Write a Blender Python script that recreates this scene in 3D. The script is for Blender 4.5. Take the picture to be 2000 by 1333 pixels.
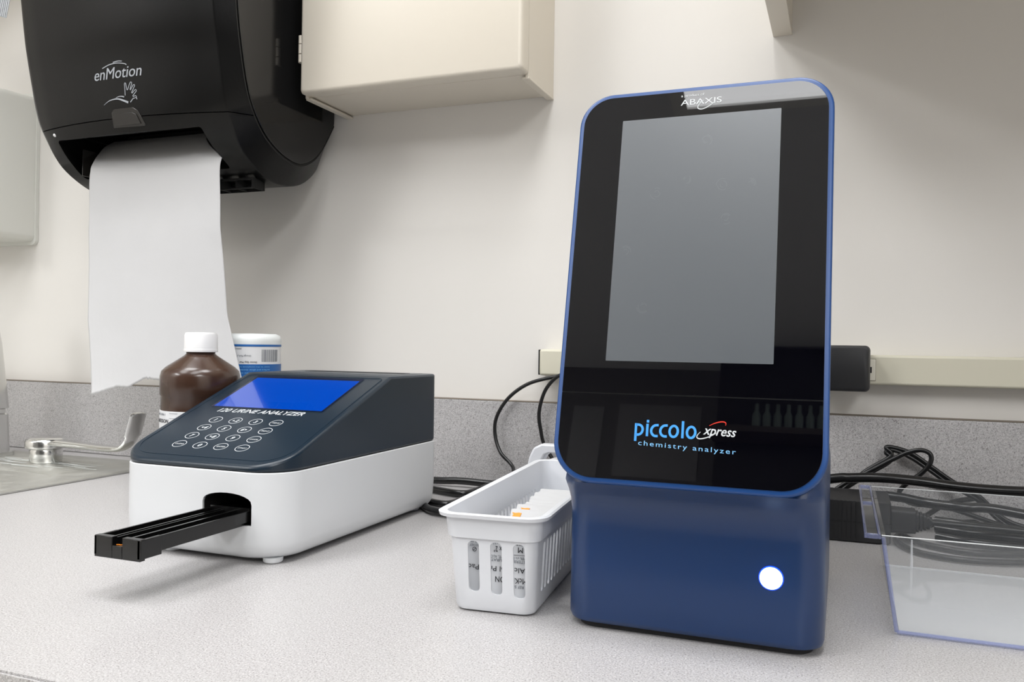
import bpy, bmesh, math, random
from mathutils import Vector, Matrix
from math import radians as R, sin, cos, pi
random.seed(7)
for o in list(bpy.data.objects): bpy.data.objects.remove(o)
SC = bpy.context.scene
COL = SC.collection

# ------------------------------------------------------------------ camera
YAW, PIT, ROL, FPX = R(21.4), R(0.15), R(0.85), 1650.0
CAM = Vector((0, -.9434, .17))
F = Vector((-sin(YAW)*cos(PIT), cos(YAW)*cos(PIT), sin(PIT)))
_r = F.cross(Vector((0, 0, 1))).normalized(); _u = _r.cross(F)
RV = _r*cos(ROL)+_u*sin(ROL); UV = RV.cross(F)
cam_d = bpy.data.cameras.new('camera'); cam = bpy.data.objects.new('camera', cam_d); COL.objects.link(cam)
cam_d.sensor_width = 36; cam_d.lens = FPX/2000*36; cam_d.clip_start = .01
cam.matrix_world = Matrix(((RV.x, UV.x, -F.x, CAM.x), (RV.y, UV.y, -F.y, CAM.y), (RV.z, UV.z, -F.z, CAM.z), (0, 0, 0, 1)))
SC.camera = cam
def P(x, y, Y=None, z=None, X=None):
    "survey helper: the photo direction (x, y) met with a known real plane"
    d = F*FPX + RV*(x-1000) - UV*(y-666.5)
    if Y is not None: t = (Y-CAM.y)/d.y
    elif z is not None: t = (z-CAM.z)/d.z
    else: t = (X-CAM.x)/d.x
    return CAM+d*t

# ------------------------------------------------------------------ world, exposure, light
w = bpy.data.worlds.new('world'); SC.world = w; w.use_nodes = True
w.node_tree.nodes['Background'].inputs[0].default_value = (.9, .95, 1, 1)
w.node_tree.nodes['Background'].inputs[1].default_value = .15
SC.view_settings.view_transform = 'Standard'; SC.view_settings.look = 'None'
SC.view_settings.gamma = 1; SC.view_settings.exposure = 0.0
SC.view_settings.use_curve_mapping = False
CEIL = 1.62
# x, y, length in y, power; last pair are unseen lamps added for fill
LIGHTS = [(-.92, -.60, .52, 11), (.06, -.60, .52, 12.5), (-1.10, -1.42, .99, 12.5), (-.14, -1.42, .99, 12.5), (-2.15, -2.6, 1.16, 38), (1.15, -2.6, 1.16, 38)]
SC.cycles.transparent_max_bounces = 40; SC.cycles.max_bounces = 14; SC.cycles.diffuse_bounces = 6; SC.cycles.glossy_bounces = 6
def area(name, loc, sx, sy, power, col):
    l = bpy.data.lights.new(name, 'AREA'); l.shape = 'RECTANGLE'; l.size = sx; l.size_y = sy; l.energy = power; l.color = col
    o = bpy.data.objects.new(name, l); o.location = loc; COL.objects.link(o); return o
for i, (x, y, ly, p) in enumerate(LIGHTS):
    area('ceiling_lamp', (x, y, CEIL-.012), .56, ly, p, (.985, .99, 1))

# ------------------------------------------------------------------ materials
def srgb(c):
    return tuple(((v/255)/12.92 if v/255 <= .04045 else ((v/255+.055)/1.055)**2.4) for v in c)+(1,)
MATS = {}
def mat(name, col, rough=.5, metal=0, spec=.5, coat=0, coat_r=.05, emit=0, emit_col=None, bump=0, bscale=400, var=0, vscale=8, sss=0, rvar=0):
    m = bpy.data.materials.new(name); m.use_nodes = True; nt = m.node_tree; b = nt.nodes['Principled BSDF']
    c = srgb(col); b.inputs['Base Color'].default_value = c
    b.inputs['Roughness'].default_value = rough; b.inputs['Metallic'].default_value = metal
    b.inputs['Specular IOR Level'].default_value = spec
    b.inputs['Coat Weight'].default_value = coat; b.inputs['Coat Roughness'].default_value = coat_r
    if emit:
        b.inputs['Emission Color'].default_value = srgb(emit_col or col); b.inputs['Emission Strength'].default_value = emit
    if sss:
        b.inputs['Subsurface Weight'].default_value = sss; b.inputs['Subsurface Radius'].default_value = (.004, .004, .004)
    tc = nt.nodes.new('ShaderNodeTexCoord')
    if bump:
        n = nt.nodes.new('ShaderNodeTexNoise'); n.inputs['Scale'].default_value = bscale; n.inputs['Detail'].default_value = 3
        bp = nt.nodes.new('ShaderNodeBump'); bp.inputs['Strength'].default_value = bump; bp.inputs['Distance'].default_value = .001
        nt.links.new(tc.outputs['Object'], n.inputs['Vector']); nt.links.new(n.outputs['Fac'], bp.inputs['Height']); nt.links.new(bp.outputs['Normal'], b.inputs['Normal'])
    if var:
        n = nt.nodes.new('ShaderNodeTexNoise'); n.inputs['Scale'].default_value = vscale; n.inputs['Detail'].default_value = 4
        mx = nt.nodes.new('ShaderNodeMix'); mx.data_type = 'RGBA'
        mx.inputs[6].default_value = tuple(v*(1-var) for v in c[:3])+(1,); mx.inputs[7].default_value = tuple(min(1, v*(1+var)) for v in c[:3])+(1,)
        nt.links.new(tc.outputs['Object'], n.inputs['Vector']); nt.links.new(n.outputs['Fac'], mx.inputs[0]); nt.links.new(mx.outputs[2], b.inputs['Base Color'])
    if rvar:
        n = nt.nodes.new('ShaderNodeTexNoise'); n.inputs['Scale'].default_value = 30; n.inputs['Detail'].default_value = 6; n.inputs['Distortion'].default_value = 1.5
        mr = nt.nodes.new('ShaderNodeMapRange'); mr.inputs[1].default_value = .45; mr.inputs[2].default_value = .8; mr.inputs[3].default_value = rough; mr.inputs[4].default_value = rough+rvar
        nt.links.new(tc.outputs['Object'], n.inputs['Vector']); nt.links.new(n.outputs['Fac'], mr.inputs[0]); nt.links.new(mr.outputs[0], b.inputs['Roughness'])
    MATS[name] = m; return m

def laminate():
    m = bpy.data.materials.new('speckled_laminate'); m.use_nodes = True; nt = m.node_tree; b = nt.nodes['Principled BSDF']
    tc = nt.nodes.new('ShaderNodeTexCoord')
    def noise(s, d):
        n = nt.nodes.new('ShaderNodeTexNoise'); n.inputs['Scale'].default_value = s; n.inputs['Detail'].default_value = d
        nt.links.new(tc.outputs['Object'], n.inputs['Vector']); return n.outputs['Fac']
    def ramp(src, a, c0, bb, c1):
        r = nt.nodes.new('ShaderNodeValToRGB'); r.color_ramp.elements[0].position = a; r.color_ramp.elements[1].position = bb
        r.color_ramp.elements[0].color = c0; r.color_ramp.elements[1].color = c1; nt.links.new(src, r.inputs[0]); return r.outputs[0]
    base = ramp(noise(900, 2), .36, srgb((160, 158, 158)), .64, srgb((188, 186, 186)))
    m1 = ramp(noise(1050, 1), .63, (0, 0, 0, 1), .68, (1, 1, 1, 1))
    m2 = ramp(noise(820, 1), .30, (1, 1, 1, 1), .345, (0, 0, 0, 1))
    def mix(f, a, c):
        x = nt.nodes.new('ShaderNodeMix'); x.data_type = 'RGBA'; nt.links.new(f, x.inputs[0]); nt.links.new(a, x.inputs[6]); x.inputs[7].default_value = c; return x.outputs[2]
    c = mix(m1, base, srgb((116, 111, 110))); c = mix(m2, c, srgb((203, 201, 199)))
    nt.links.new(c, b.inputs['Base Color']); b.inputs['Roughness'].default_value = .30; b.inputs['Specular IOR Level'].default_value = .5
    n = noise(900, 2); bp = nt.nodes.new('ShaderNodeBump'); bp.inputs['Strength'].default_value = .12; bp.inputs['Distance'].default_value = .0003
    nt.links.new(n, bp.inputs['Height']); nt.links.new(bp.outputs[0], b.inputs['Normal'])
    MATS['laminate'] = m; return m
laminate()
mat('wall', (222, 219, 214), .55, bump=.05, bscale=120, spec=.3)
mat('ceiling', (214, 216, 220), .9)
mat('floor', (212, 208, 200), .5, var=.1)
mat('room_wall', (105, 104, 102), .8)
mat('cab', (209, 202, 189), .38, bump=.03, bscale=60)
mat('raceway', (208, 204, 186), .45)
mat('blk', (22, 21, 22), .35, spec=.5)
mat('disp_blk', (9, 9, 9), .32, spec=.22, bump=.06, bscale=500)
mat('disp_side', (20, 20, 21), .1, spec=.5)
mat('disp_bevel', (44, 44, 47), .4)
mat('smoke', (36, 34, 32), .25)
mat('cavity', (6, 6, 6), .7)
mat('paper', (196, 196, 197), .9, spec=.1, bump=.35, bscale=45, var=.03, vscale=20)
mat('logo_grey', (160, 164, 170), .5)
mat('white_plastic', (216, 218, 220), .32, spec=.45)
mat('white_basket', (213, 215, 219), .3, spec=.5, sss=.15)
mat('navy', (19, 35, 48), .30, spec=.42, bump=.04, bscale=1500, coat=.08, coat_r=.2)
mat('navy_trim', (24, 41, 55), .3, spec=.5)
mat('white_ink', (196, 200, 203), .5)
mat('screen_rim', (22, 27, 48), .2)
mat('screen_blue', (0, 20, 70), .12, emit=.75, emit_col=(0, 86, 218), coat=.6, coat_r=.02)
mat('tray_blk', (12, 12, 12), .22, spec=.5)
mat('blue_body', (7, 44, 88), .34, spec=.45, coat=.2, coat_r=.22, bump=.03, bscale=1500)
mat('blue_rim', (20, 64, 122), .35, spec=.5)
mat('gloss_black', (3, 3, 7), .012, spec=.75, rvar=.015)
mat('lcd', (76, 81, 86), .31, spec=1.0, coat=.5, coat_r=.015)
mat('smudge', (112, 116, 120), .6)
mat('btn', (235, 245, 255), .3, emit=5, emit_col=(190, 220, 255))
mat('btn_ring', (20, 70, 220), .3, emit=2.0, emit_col=(10, 60, 255))
mat('pic_blue', (64, 150, 226), .4, emit=0)
mat('pic_lblue', (120, 180, 226), .4)
mat('pic_red', (214, 52, 34), .4)
mat('bottle', (62, 42, 32), .24, spec=.5, coat=.2)
mat('cap_white', (226, 226, 226), .4, sss=.1)
mat('label_white', (216, 217, 219), .45)
mat('label_blue', (28, 92, 160), .4)
mat('ink', (40, 40, 44), .6)
mat('ink_grey', (120, 124, 130), .6)
mat('jar_white', (226, 230, 230), .35, sss=.2)
mat('chrome', (222, 222, 220), .18, metal=1, bump=.25, bscale=25)
mat('steel', (200, 200, 195), .42, metal=1, bump=.12, bscale=40, rvar=.2)
mat('scale', (215, 218, 216), .8)
mat('cord', (16, 16, 17), .35)
mat('cord_thick', (20, 20, 21), .25)
mat('brick', (26, 26, 28), .5)
mat('wart', (20, 20, 22), .45)
mat('wart_edge', (70, 70, 72), .45)
mat('socket', (226, 222, 208), .4)
mat('orange', (250, 150, 40), .6)
mat('sachet', (186, 186, 186), .5, var=.02, vscale=60)
mat('soap_white', (218, 218, 212), .4)
mat('bristle', (226, 230, 234), .5)
mat('lamp_frame', (230, 230, 228), .5)
mat('dark', (30, 29, 31), .7)
mat('caulk', (112, 102, 90), .7)
mat('card', (140, 140, 140), .7)
mat('glassware', (118, 132, 126), .3)
mat('wood', (62, 55, 52), .6)

def clear_mat(name, tint, r=.02, ior=1.45, fac=1.0, body=0.0, bodycol=(200, 206, 235)):
    m = bpy.data.materials.new(name); m.use_nodes = True; nt = m.node_tree; nt.nodes.clear()
    out = nt.nodes.new('ShaderNodeOutputMaterial'); tr = nt.nodes.new('ShaderNodeBsdfTransparent'); tr.inputs[0].default_value = tint
    gl = nt.nodes.new('ShaderNodeBsdfGlossy'); gl.inputs['Roughness'].default_value = r
    df = nt.nodes.new('ShaderNodeBsdfDiffuse'); df.inputs[0].default_value = srgb(bodycol)
    fr = nt.nodes.new('ShaderNodeFresnel'); fr.inputs[0].default_value = ior
    m0 = nt.nodes.new('ShaderNodeMixShader'); m0.inputs[0].default_value = body
    nt.links.new(tr.outputs[0], m0.inputs[1]); nt.links.new(df.outputs[0], m0.inputs[2])
    mx = nt.nodes.new('ShaderNodeMixShader'); ge = nt.nodes.new('ShaderNodeNewGeometry'); fx = nt.nodes.new('ShaderNodeMath'); fx.operation = 'SUBTRACT'; fx.use_clamp = True; nt.links.new(fr.outputs[0], fx.inputs[0]); nt.links.new(ge.outputs['Backfacing'], fx.inputs[1]); nt.links.new(fx.outputs[0], mx.inputs[0]); nt.links.new(m0.outputs[0], mx.inputs[1]); nt.links.new(gl.outputs[0], mx.inputs[2])
    nt.links.new(mx.outputs[0], out.inputs[0]); MATS[name] = m
clear_mat('clear', (.985, .988, .99, 1), ior=1.49, body=.03, bodycol=(232, 236, 240))
clear_mat('clear_haze', (.985, .988, .99, 1), ior=1.49, r=.06, body=.34, bodycol=(240, 243, 246))
clear_mat('clear_edge', (.72, .76, .93, 1), ior=1.6, body=.16, bodycol=(205, 210, 240))
clear_mat('frost', (.8, .8, .8, 1), r=.2, body=.6, bodycol=(235, 238, 238))

# ------------------------------------------------------------------ mesh helpers
def link(name, me, m=None, parent=None):
    o = bpy.data.objects.new(name, me); COL.objects.link(o)
    if m is not None:
        for k in (m if isinstance(m, (list, tuple)) else [m]): me.materials.append(MATS[k] if isinstance(k, str) else k)
    if parent is not None: o.parent = parent; o.matrix_parent_inverse = parent.matrix_basis.inverted()
    return o
def obj(name, bm, m, parent=None, angle=35, bevel=0, seg=2, label=None):
    bmesh.ops.recalc_face_normals(bm, faces=bm.faces[:])
    me = bpy.data.meshes.new(name); bm.to_mesh(me); bm.free()
    me.shade_smooth(); me.set_sharp_from_angle(angle=R(angle))
    o = link(name, me, m, parent)
    if bevel:
        b = o.modifiers.new('bevel', 'BEVEL'); b.width = bevel; b.segments = seg; b.limit_method = 'ANGLE'; b.angle_limit = R(30)
        b.harden_normals = False
    if label: o['label'] = label
    return o
def tag(o, label, cat, group=None):
    o['label'] = label; o['category'] = cat
    if group: o['group'] = group
    return o
def thing(name, loc, label, cat, group=None, rz=0):
    o = bpy.data.objects.new(name, None); o.empty_display_size = .02; COL.objects.link(o); o.location = loc; o.rotation_euler = (0, 0, rz)
    o.matrix_basis  # world-space children are fixed through the parent inverse
    return tag(o, label, cat, group)
def NB(): return bmesh.new()
def box(bm, x0, x1, y0, y1, z0, z1, M=None):
    vs = [bm.verts.new((x, y, z)) for z in (z0, z1) for y in (y0, y1) for x in (x0, x1)]
    for f in ((0, 2, 3, 1), (4, 5, 7, 6), (0, 1, 5, 4), (2, 6, 7, 3), (0, 4, 6, 2), (1, 3, 7, 5)): bm.faces.new([vs[i] for i in f])
    if M is not None: bmesh.ops.transform(bm, matrix=M, verts=vs)
    return vs
def loft(bm, rings, cap=True, closed=True):
    rs = [[bm.verts.new(p) for p in r] for r in rings]; n = len(rs[0])
    for a, b in zip(rs, rs[1:]):
        for i in range(n if closed else n-1):
            j = (i+1) % n; bm.faces.new((a[i], a[j], b[j], b[i]))
    if cap: bm.faces.new(rs[0][::-1]); bm.faces.new(rs[-1])
    return rs
def rrect(x0, x1, y0, y1, r, seg=8, rr=None):
    "rounded rectangle, rr = radii for corners (x1y1, x0y1, x0y0, x1y0)"
    rr = rr or (r,)*4; pts = []
    for k, (cx, cy, a) in enumerate(((x1, y1, 0), (x0, y1, 90), (x0, y0, 180), (x1, y0, 270))):
        q = max(rr[k], 1e-5); ox = cx-q if cx == x1 else cx+q; oy = cy-q if cy == y1 else cy+q
        for i in range(seg+1):
            t = R(a+90*i/seg); pts.append((ox+q*cos(t), oy+q*sin(t)))
    return pts
def tube(bm, pts, r, seg=16, cap=True):
    pts = [Vector(p) for p in pts]; rings = []; up = None
    for i, p in enumerate(pts):
        d = (pts[min(i+1, len(pts)-1)]-pts[max(i-1, 0)]).normalized()
        if up is None: up = d.orthogonal().normalized()
        up = (up-d*up.dot(d)).normalized(); s = d.cross(up); rad = r[i] if isinstance(r, (list, tuple)) else r
        rings.append([p+(up*cos(2*pi*k/seg)+s*sin(2*pi*k/seg))*rad for k in range(seg)])
    loft(bm, rings, cap)
def smooth(pts, n=8, closed=False):
    pts = [Vector(p) for p in pts]; out = []; N = len(pts)
    for i in range(N if closed else N-1):
        if closed: p0, p1, p2, p3 = pts[(i-1) % N], pts[i], pts[(i+1) % N], pts[(i+2) % N]
        else: p0, p1, p2, p3 = pts[max(i-1, 0)], pts[i], pts[i+1], pts[min(i+2, N-1)]
        for k in range(n):
            t = k/n; out.append(.5*((2*p1)+(p2-p0)*t+(2*p0-5*p1+4*p2-p3)*t*t+(3*p1-p0-3*p2+p3)*t**3))
    if not closed: out.append(pts[-1])
    return out
def lathe(bm, prof, cx, cy, seg=48, a0=0, a1=360):
    full = abs(a1-a0) >= 360; n = seg if full else seg+1
    rings = [[(cx+r*cos(R(a0+(a1-a0)*k/seg)), cy+r*sin(R(a0+(a1-a0)*k/seg)), z) for k in range(n)] for r, z in prof]
    loft(bm, rings, cap=full, closed=full)
def cut(o, bm):
    bmesh.ops.recalc_face_normals(bm, faces=bm.faces[:])
    me = bpy.data.meshes.new('cutter'); bm.to_mesh(me); bm.free(); c = bpy.data.objects.new('cutter', me); COL.objects.link(c)
    b = o.modifiers.new('cut', 'BOOLEAN'); b.object = c; b.operation = 'DIFFERENCE'; b.solver = 'EXACT'
    bpy.context.view_layer.update(); dg = bpy.context.evaluated_depsgraph_get()
    new = bpy.data.meshes.new_from_object(o.evaluated_get(dg)); new.name = o.name
    new.materials.clear()
    for s in o.data.materials: new.materials.append(s)
    o.modifiers.clear(); o.data = new; new.shade_smooth(); new.set_sharp_from_angle(angle=R(35))
    bpy.data.objects.remove(c)
def text_bm(s, org, ax, ay, w=None, h=None, shear=0, bold=0, th=.00015, space=1, align='L'):
    "lettering as geometry: org = lower-left corner, ax/ay = unit axes, w/h = overall size"
    cu = bpy.data.curves.new('t', 'FONT'); cu.body = s; cu.shear = shear; cu.offset = bold; cu.extrude = 0; cu.space_character = space; cu.resolution_u = 4
    t = bpy.data.objects.new('t', cu); COL.objects.link(t); bpy.context.view_layer.update()
    me = bpy.data.meshes.new_from_object(t.evaluated_get(bpy.context.evaluated_depsgraph_get())); bpy.data.objects.remove(t)
    xs = [v.co.x for v in me.vertices]; ys = [v.co.y for v in me.vertices]; x0, x1, y0, y1 = min(xs), max(xs), min(ys), max(ys)
    sx = w/(x1-x0) if w else None; sy = h/(y1-y0) if h else None; sx = sx or sy; sy = sy or sx
    ax = Vector(ax); ay = Vector(ay); nz = ax.cross(ay).normalized(); org = Vector(org)
    if align == 'C': org = org-ax*(x1-x0)*sx/2-ay*(y1-y0)*sy/2
    bm = NB(); bm.from_mesh(me); bpy.data.meshes.remove(me)
    for v in bm.verts: v.co = org+ax*(v.co.x-x0)*sx+ay*(v.co.y-y0)*sy
    g = bmesh.ops.extrude_face_region(bm, geom=bm.faces[:])
    for v in g['geom']:
        if isinstance(v, bmesh.types.BMVert): v.co += nz*th
    return bm
def text(name, s, m, parent, *a, **k): return obj(name, text_bm(s, *a, **k), m, parent)
def ribbon(bm, pts, wd, org, ax, ay, th=.00015, closed=False):
    "flat stroke of varying width along 2D pts in the plane (org, ax, ay)"
    ax = Vector(ax); ay = Vector(ay); nz = ax.cross(ay).normalized(); org = Vector(org); n = len(pts); L_, R_ = [], []
    for i in range(n):
        a = pts[(i-1) % n] if closed else pts[max(i-1, 0)]; b = pts[(i+1) % n] if closed else pts[min(i+1, n-1)]
        dx, dy = b[0]-a[0], b[1]-a[1]; l = math.hypot(dx, dy) or 1; q = (wd[i] if isinstance(wd, (list, tuple)) else wd)/2
        for lst, s in ((L_, 1), (R_, -1)): lst.append(org+ax*(pts[i][0]-s*dy/l*q)+ay*(pts[i][1]+s*dx/l*q))
    A = [[bm.verts.new(p) for p in lst] for lst in (L_, R_)]; B = [[bm.verts.new(p+nz*th) for p in lst] for lst in (L_, R_)]
    for i in range(n if closed else n-1):
        j = (i+1) % n
        bm.faces.new((B[0][i], B[1][i], B[1][j], B[0][j])); bm.faces.new((A[0][i], A[0][j], A[1][j], A[1][i]))
        bm.faces.new((A[0][i], B[0][i], B[0][j], A[0][j])); bm.faces.new((A[1][i], A[1][j], B[1][j], B[1][i]))
    if not closed:
        for i in (0, n-1): bm.faces.new((A[0][i], A[1][i], B[1][i], B[0][i]))
def sm2(pts, n=6, closed=False): return [(p.x, p.y) for p in smooth([(a, b, 0) for a, b in pts], n, closed)]
def arc(cx, cy, rx, ry, a0, a1, n=24): return [(cx+rx*cos(R(a0+(a1-a0)*i/n)), cy+ry*sin(R(a0+(a1-a0)*i/n))) for i in range(n+1)]

def struct(name, bm, m):
    o = obj(name, bm, m); o['kind'] = 'structure'; return o

# ------------------------------------------------------------------ the room
X0, X1, YB, FL = -2.6, 1.7, -3.8, -.91
bm = NB(); box(bm, X0-.1, X1+.1, 0, .1, FL, CEIL); struct('wall_back', bm, 'wall')
bm = NB(); box(bm, X0-.1, X0, YB, 0, FL, CEIL); struct('wall_left', bm, 'wall')
bm = NB(); box(bm, X1, X1+.1, YB, 0, FL, CEIL); struct('wall_right', bm, 'wall')
bm = NB(); box(bm, X0-.1, X1+.1, YB-.1, YB, FL, CEIL); struct('wall_front', bm, 'room_wall')
bm = NB(); box(bm, X0-.1, X1+.1, YB-.1, .1, FL-.1, FL); struct('floor', bm, 'floor')
bm = NB(); box(bm, X0-.1, X1+.1, YB-.1, .1, CEIL, CEIL+.1); struct('ceiling', bm, 'ceiling')
for i, (x, y, ly, p) in enumerate(LIGHTS):
    bm = NB(); h_ = ly/2
    for a in ((x-.32, x-.28, y-h_-.03, y+h_+.03), (x+.28, x+.32, y-h_-.03, y+h_+.03), (x-.28, x+.28, y-h_-.03, y-h_), (x-.28, x+.28, y+h_, y+h_+.03)): box(bm, *a, CEIL-.02, CEIL)
    o = obj('ceiling_light_frame', bm, 'lamp_frame')
    tag(o, 'white rectangular frame of a flat ceiling light, %s and %s' % (('left', 'right')[i % 2], ('above the counter', 'in the middle row', 'near the far wall, added for fill')[i//2]), 'ceiling light', 'ceiling lights')

# worktop with the sink cut-out, its front edge and upstand
SX1, SY0, SY1 = -.832, -.52, -.062
ct = thing('countertop', (-.45, -.3, 0), 'grey speckled laminate countertop with matching backsplash along the wall', 'countertop')
bm = NB()
box(bm, X0+.001, -1.62, -.637, -.0006, -.038, 0); box(bm, SX1-.012, X1-.001, -.637, -.0006, -.038, 0)
box(bm, -1.62, SX1-.012, -.637, SY0, -.038, 0); box(bm, -1.62, SX1-.012, SY1-.012, -.0006, -.038, 0)
obj('worktop', bm, 'laminate', ct)
bm = NB(); box(bm, X0+.001, X1-.001, -.6385, -.6372, -.038, -.0012); obj('front_edge', bm, 'laminate', ct)
bm = NB(); box(bm, X0+.001, X1-.001, -.0195, -.0008, .0004, .1015); obj('backsplash', bm, 'laminate', ct, bevel=.001)
bm = NB(); box(bm, X0+.001, X1-.001, -.0196, -.0008, .1015, .1019); obj('caulk_line', bm, 'caulk', ct)
# sink
sk = thing('sink', (-1.2, -.3, 0), 'stainless steel drop-in sink with water stained rim at the left edge', 'sink')
bm = NB()
def rr3(x0, x1, y0, y1, r, z): return [(x, y, z) for x, y in rrect(x0, x1, y0, y1, r, 10)]
bx0, bx1, by0, by1 = -1.55, -.868, -.49, -.185
rings = [rr3(-1.64, SX1, SY0-.03, SY1, .03, .0005), rr3(-1.64, SX1, SY0-.03, SY1, .03, .0022), rr3(-1.637, SX1-.003, SY0-.027, SY1-.003, .03, .0035),
         rr3(-1.63, SX1-.012, SY0-.02, SY1-.012, .03, .0020), rr3(bx0, bx1, by0, by1, .05, .0016), rr3(bx0+.004, bx1-.004, by0+.004, by1-.004, .05, -.002),
         rr3(bx0+.012, bx1-.012, by0+.012, by1-.012, .05, -.02), rr3(bx0+.02, bx1-.02, by0+.02, by1-.02, .05, -.15), rr3(bx0+.05, bx1-.05, by0+.05, by1-.05, .05, -.17)]
loft(bm, rings); obj('rim_and_bowl', bm, 'steel', sk, angle=50)
bm = NB()
for _ in range(26):
    a = random.uniform(0, 2*pi); rr_ = random.uniform(.026, .075); x = -.985+rr_*cos(a)*1.6; y = -.135+rr_*sin(a)*.45
    pts = sm2([(x+t*random.uniform(.008, .014)-.02, y+random.uniform(-.0012, .0012)) for t in range(5)], 4)
    ribbon(bm, pts, [.0007+.0009*abs(sin(i*1.7)) for i in range(len(pts))], (0, 0, .0023), (1, 0, 0), (0, 1, 0), .0001)
obj('limescale', bm, 'scale', sk)
# faucet: spout column and lever handle
fc = thing('faucet', (-1.06, -.117, .003), 'chrome faucet column with a lever handle on the sink deck', 'faucet')
bm = NB(); loft(bm, [[(x, y, z) for x, y in rrect(-1.150+i, -1.086-i, -.145+i, -.09-i, .012)] for z, i in ((.002, -.004), (.008, -.004), (.009, 0), (.06, .0015), (.062, .004), (.067, .004), (.069, .001), (.11, .004), (.16, .008), (.20, .013))])
tube(bm, smooth([(-1.118, -.1175, .195), (-1.119, -.12, .215), (-1.13, -.14, .235), (-1.15, -.18, .243), (-1.17, -.24, .235)], 6), .0155, 20)
obj('spout', bm, 'chrome', fc, angle=45)
hc = (-.991, -.117)
hb = NB(); lathe(hb, [(.0190, .0022), (.0200, .004), (.0200, .018), (.0190, .0205), (.0155, .0215)], *hc, seg=40); obj('handle_base', hb, 'chrome', fc)
bm = NB()
cap = [(.002, .0205), (.0235, .0212), (.0255, .0222), (.0255, .0305), (.024, .0335), (.019, .0350), (.001, .0356)]
lathe(bm, cap, *hc, seg=40)
path = smooth([(-.975, -.117, .029), (-.93, -.117, .0275), (-.88, -.117, .0262), (-.857, -.117, .0285), (-.8435, -.117, .040), (-.8365, -.117, .058), (-.8315, -.117, .0745)], 6)
rings = []
for i, p in enumerate(path):
    t = i/(len(path)-1); d = (path[min(i+1, len(path)-1)]-path[max(i-1, 0)]).normalized(); nrm = Vector((-d.z, 0, d.x)); hw = .016-.005*min(1, t*2)+(.0025 if t > .7 else 0); ht = .0045-.0018*t
    if i == len(path)-1: hw *= .6
    rings.append([p+Vector((0, 1, 0))*hw*cos(2*pi*k/16)+nrm*ht*sin(2*pi*k/16) for k in range(16)])
loft(bm, rings); obj('lever_handle', bm, 'chrome', fc, angle=50)

# cable raceway with an outlet block
rw = thing('cable_raceway', (-.3, 0, .13), 'cream plastic cable raceway running along the wall above the backsplash', 'cable raceway')
bm = NB(); box(bm, -.327, X1, -.022, -.0002, .1335, .1635); obj('channel', bm, 'raceway', rw, bevel=.0025, seg=3)
bm = NB(); box(bm, -.3285, -.3272, -.0205, -.0004, .134, .163); obj('end_cap', bm, 'dark', rw, label='dark end gap of the cream raceway')
bm = NB(); box(bm, -.012, .0305, -.0232, -.0216, .1378, .1592); so = obj('socket_insert', bm, 'socket', rw, bevel=.0006, label='pale socket block framed by a thin dark line')
bm = NB()
for a in ((.0305, .0308, .1375, .1595), (-.012, .0308, .1592, .1595), (-.012, .0308, .1375, .1378)): box(bm, a[0], a[1], -.0226, -.0218, a[2], a[3])
obj('socket_gap', bm, 'caulk', so)
bm = NB(); box(bm, .0225, .0272, -.0236, -.0231, .1455, .1515); obj('socket_slot', bm, 'dark', so)
# plug-in adapter
wa = thing('plug_in_adapter', (0, -.03, .13), 'black square wall plug adapter in the raceway right of the tall blue machine', 'power adapter')
def slab(x0, x1, z0, z1, y0, y1, r, m, nm, par, ch=.002):
    bm = NB(); rs = []
    for y, i in ((y1, 0), (y0+ch, 0), (y0+ch*.35, ch*.3), (y0, ch)): rs.append([(x, y, z) for x, z in rrect(x0+i, x1-i, z0+i, z1-i, r)])
    loft(bm, rs); return obj(nm, bm, m, par)
slab(-.040, .0250, .1275, .1728, -.050, -.0238, .005, 'wart_edge', 'adapter_back', wa)
slab(-.0395, .0238, .1282, .1722, -.056, -.0502, .0045, 'wart', 'adapter_face', wa)

# ------------------------------------------------------------------ narrow wall cabinet
cb = thing('wall_cabinet', (-.46, 0, .46), 'narrow cream metal wall cabinet with rounded door edge beside the black towel dispenser', 'wall cabinet')
cx0, cx1, cz0, cz1 = -.6033, -.3217, .4592, .92
bm = NB()
box(bm, cx0, cx0+.004, -.094, -.0002, cz0, cz1); box(bm, cx1-.004, cx1, -.085, -.0002, cz0, cz1)
box(bm, cx0+.004, cx1-.004, -.085, -.0002, cz0+.003, cz0+.006); box(bm, cx0+.004, cx1-.004, -.085, -.0002, cz1-.004, cz1)
box(bm, cx0+.004, cx1-.004, -.006, -.0002, cz0+.006, cz1-.004)
box(bm, cx0-.0005, cx0+.008, -.092, -.0004, cz0-.0015, cz0+.001); box(bm, cx1-.008, cx1+.0005, -.085, -.0004, cz0-.0015, cz0+.001)
obj('cabinet_body', bm, 'cab', cb, bevel=.0006)
bm = NB(); loft(bm, [[(x, y, z) for x, z in rrect(cx0+i-.001, cx1-i, cz0+.003+i, cz1-i, .004)] for y, i in ((-.0865, 0), (-.1005, 0), (-.1035, .0012), (-.105, .004))])
obj('door', bm, 'cab', cb, angle=60)
bm = NB()
for a, b in ((0, .0095), (.0105, .0215), (.0225, .032)):
    tube(bm, [(cx0-.0035, -.0985, .5012+a), (cx0-.0035, -.0985, .5012+b)], .0034, 14)
box(bm, cx0-.0022, cx0-.0004, -.0965, -.088, .502, .532)
obj('hinge', bm, 'cab', cb)

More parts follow.
